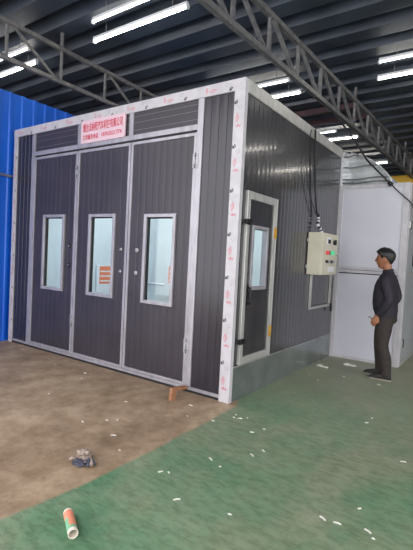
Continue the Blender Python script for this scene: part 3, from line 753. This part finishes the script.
# hair cap
rings = []; nt_, np_ = 34, 48
for i in range(1, nt_):
    th = PI*i/nt_; rg = []
    for j in range(np_):
        ph = 2*PI*j/np_; p, (fx, fy, fz) = head_pt(th, ph)
        # hairline height as a function of azimuth: high on the forehead, low at the nape
        c = math.cos(ph); a_ = abs(math.atan2(math.sin(ph), c))
        if a_ < .9: hl = .058+.012*(a_/.9)
        elif a_ < 1.35: hl = .070-.085*(a_-.9)/.45
        elif a_ < 1.85: hl = -.015+.038*math.sin(PI*(a_-1.35)/.5)
        else: hl = -.015-.060*min(1,(a_-1.85)/.8)
        m_ = max(0, min(1, (p.z-hl)/.014)); top = max(0, min(1, (p.z-.0)/.07))
        h = -.012 + m_*(.018+.020*top+.008*(c > .3)*top + .0025*math.sin(23*ph+9*th)*math.sin(17*th))
        n_ = Vector((p.x/.095**2, p.y/.076**2, p.z/.12**2)).normalized()
        q = p+n_*h
        if c > .2 and p.z > .05: q.x += .008*m_*(1-top*.3)
        rg.append(HC+Vector((-q.x, q.y, q.z)))
    rings.append(rg)
hb = MB().loft(rings, M['hair']); child(hb, 'hair', 'short black hair')
for sgn in (-1, 1):
    p = HC+Vector((-.0935, sgn*.033, .001))
    child(MB().loft([ell(p.x+.004, p.y, p.z+z, r_, .013*k_, 12) for z, r_, k_ in ((-.006,.002,.4),(-.003,.007,.9),(0,.008,1),(.003,.007,.9),(.006,.002,.4))], M['eye']), 'eye')
    child(MB().bar((HC.x-.103,MY+sgn*.018,HC.z+.020),(HC.x-.092,MY+sgn*.051,HC.z+.021),.008,.006,M['hair']), 'eyebrow')
child(MB().bar((HC.x-.1015,MY-.018,HC.z-.067),(HC.x-.1015,MY+.018,HC.z-.067),.008,.010,M['lip']), 'mouth')
# jacket
J = MB(); jm = M['jacket']
J.loft([ell(.972,MY,.835,.128,.165,sq=2.3), ell(.970,MY,.86,.136,.172,sq=2.3), ell(.962,MY,.91,.148,.182,sq=2.3), ell(.952,MY,1.0,.152,.188,sq=2.3), ell(.948,MY,1.12,.146,.195,sq=2.3),
        ell(.950,MY,1.22,.134,.205,sq=2.3), ell(.958,MY,1.30,.112,.195,sq=2.3), ell(.966,MY,1.36,.085,.14,sq=2.2), ell(.968,MY,1.40,.070,.085), ell(.966,MY,1.415,.066,.072)], jm)
for sgn in (-1, 1):
    hx = 0 if sgn < 0 else -.03
    limb(J, [(.965,MY+sgn*.14,1.325,.078),(.985,MY+sgn*.20,1.27,.074),(1.02,MY+sgn*.228,1.17,.066),(1.045,MY+sgn*.236,1.06,.062),(1.00+hx,MY+sgn*.225,.97,.057),(.945+hx,MY+sgn*.205,.89,.050),(.917+hx,MY+sgn*.190,.850,.040)], jm)
jk = fused(J, 'jacket', jm, man, .009, 3); jk['label'] = 'navy zip jacket'
col = MB().loft([ell(.966,MY,1.385,.072,.080,ax=-.15), ell(.962,MY,1.415,.068,.070,ax=-.2), ell(.958,MY,1.435,.067,.066,ax=-.25), ell(.957,MY,1.432,.060,.060,ax=-.25), ell(.962,MY,1.40,.060,.062,ax=-.2)], jm)
child(col, 'collar')
child(MB().tube([(.845,MY,.86),(.812,MY,.95),(.798,MY,1.02),(.800,MY,1.12),(.816,MY,1.22),(.845,MY,1.30),(.878,MY,1.365)], .005, M['galv'], 6), 'zip')
child(MB().loft([ell(.973,MY,z,rx,ry,sq=2.3) for z, rx, ry in ((.815,.120,.155),(.82,.130,.166),(.85,.134,.170),(.858,.124,.16))], M['rubber']), 'jacket_hem')
# trousers
T = MB(); tm = M['trouser']
T.loft([ell(.975,MY,.90,.115,.15), ell(.98,MY,.85,.125,.16), ell(.985,MY,.78,.128,.165), ell(.985,MY,.74,.11,.14)], tm)
for sgn in (-1, 1):
    ox, oy = feet[sgn]
    limb(T, [(.985,MY+sgn*.075,.82,.095),(.960+ox*.3,MY+sgn*.085,.66,.106),(.950+ox*.5,MY+sgn*.09,.50,.086),(.955+ox*.6,MY+sgn*.092,.42,.078),(.990+ox*.9,MY+oy,.28,.072),(1.005+ox,MY+oy,.14,.062),(1.005+ox,MY+oy,.085,.064),(1.003+ox,MY+oy,.06,.060)], tm)
tr = fused(T, 'trousers', tm, man, .009, 3); tr['label'] = 'dark brown-grey trousers'
for sgn in (-1, 1):
    ox, oy = feet[sgn]
    def shr(x, z0, z1, w):
        out = []
        for k in range(16):
            t = 2*PI*k/16; c, s_ = math.cos(t), math.sin(t)
            out.append(Vector((x+ox, MY+oy+math.copysign(abs(c)**.75,c)*w, (z0+z1)/2+math.copysign(abs(s_)**.75,s_)*(z1-z0)/2)))
        return out
    sh = child(MB().loft([shr(1.072,.02,.06,.020),shr(1.06,.015,.095,.036),shr(1.02,.015,.115,.042),(shr(.975,.015,.10,.043)),shr(.92,.015,.082,.046),shr(.865,.015,.068,.046),shr(.825,.015,.055,.038),shr(.805,.018,.04,.022)], M['shoe']), 'shoe')
    MB().loft([shr(1.076,.0,.022,.022),shr(1.05,.0,.024,.042),shr(.97,.0,.024,.044),shr(.87,.0,.024,.050),shr(.82,.0,.024,.040),shr(.799,.002,.022,.022)], M['sole']).build('sole', sh, (MX,MY,0))
# key cord hanging from the near hand
tag(MB().tube(cat([(.862,MY-.188,.76),(.835,MY-.190,.80),(.815,MY-.185,.815),(.800,MY-.18,.80)],4), .005, M['black'], 6).build('key_cord', base=(.862,MY-.188,.76)),
    'short dark cord held in the hand of the man', 'cord')

# ---------------------------------------------------------------- light and view
w = bpy.data.worlds.new('world'); SC.world = w; w.use_nodes = True
w.node_tree.nodes['Background'].inputs['Color'].default_value = (.97,.96,1.0,1)
w.node_tree.nodes['Background'].inputs['Strength'].default_value = 3.4
SC.view_settings.view_transform = 'Standard'; SC.view_settings.look = 'None'
SC.view_settings.exposure = 0.0; SC.view_settings.gamma = 1; SC.view_settings.use_curve_mapping = False
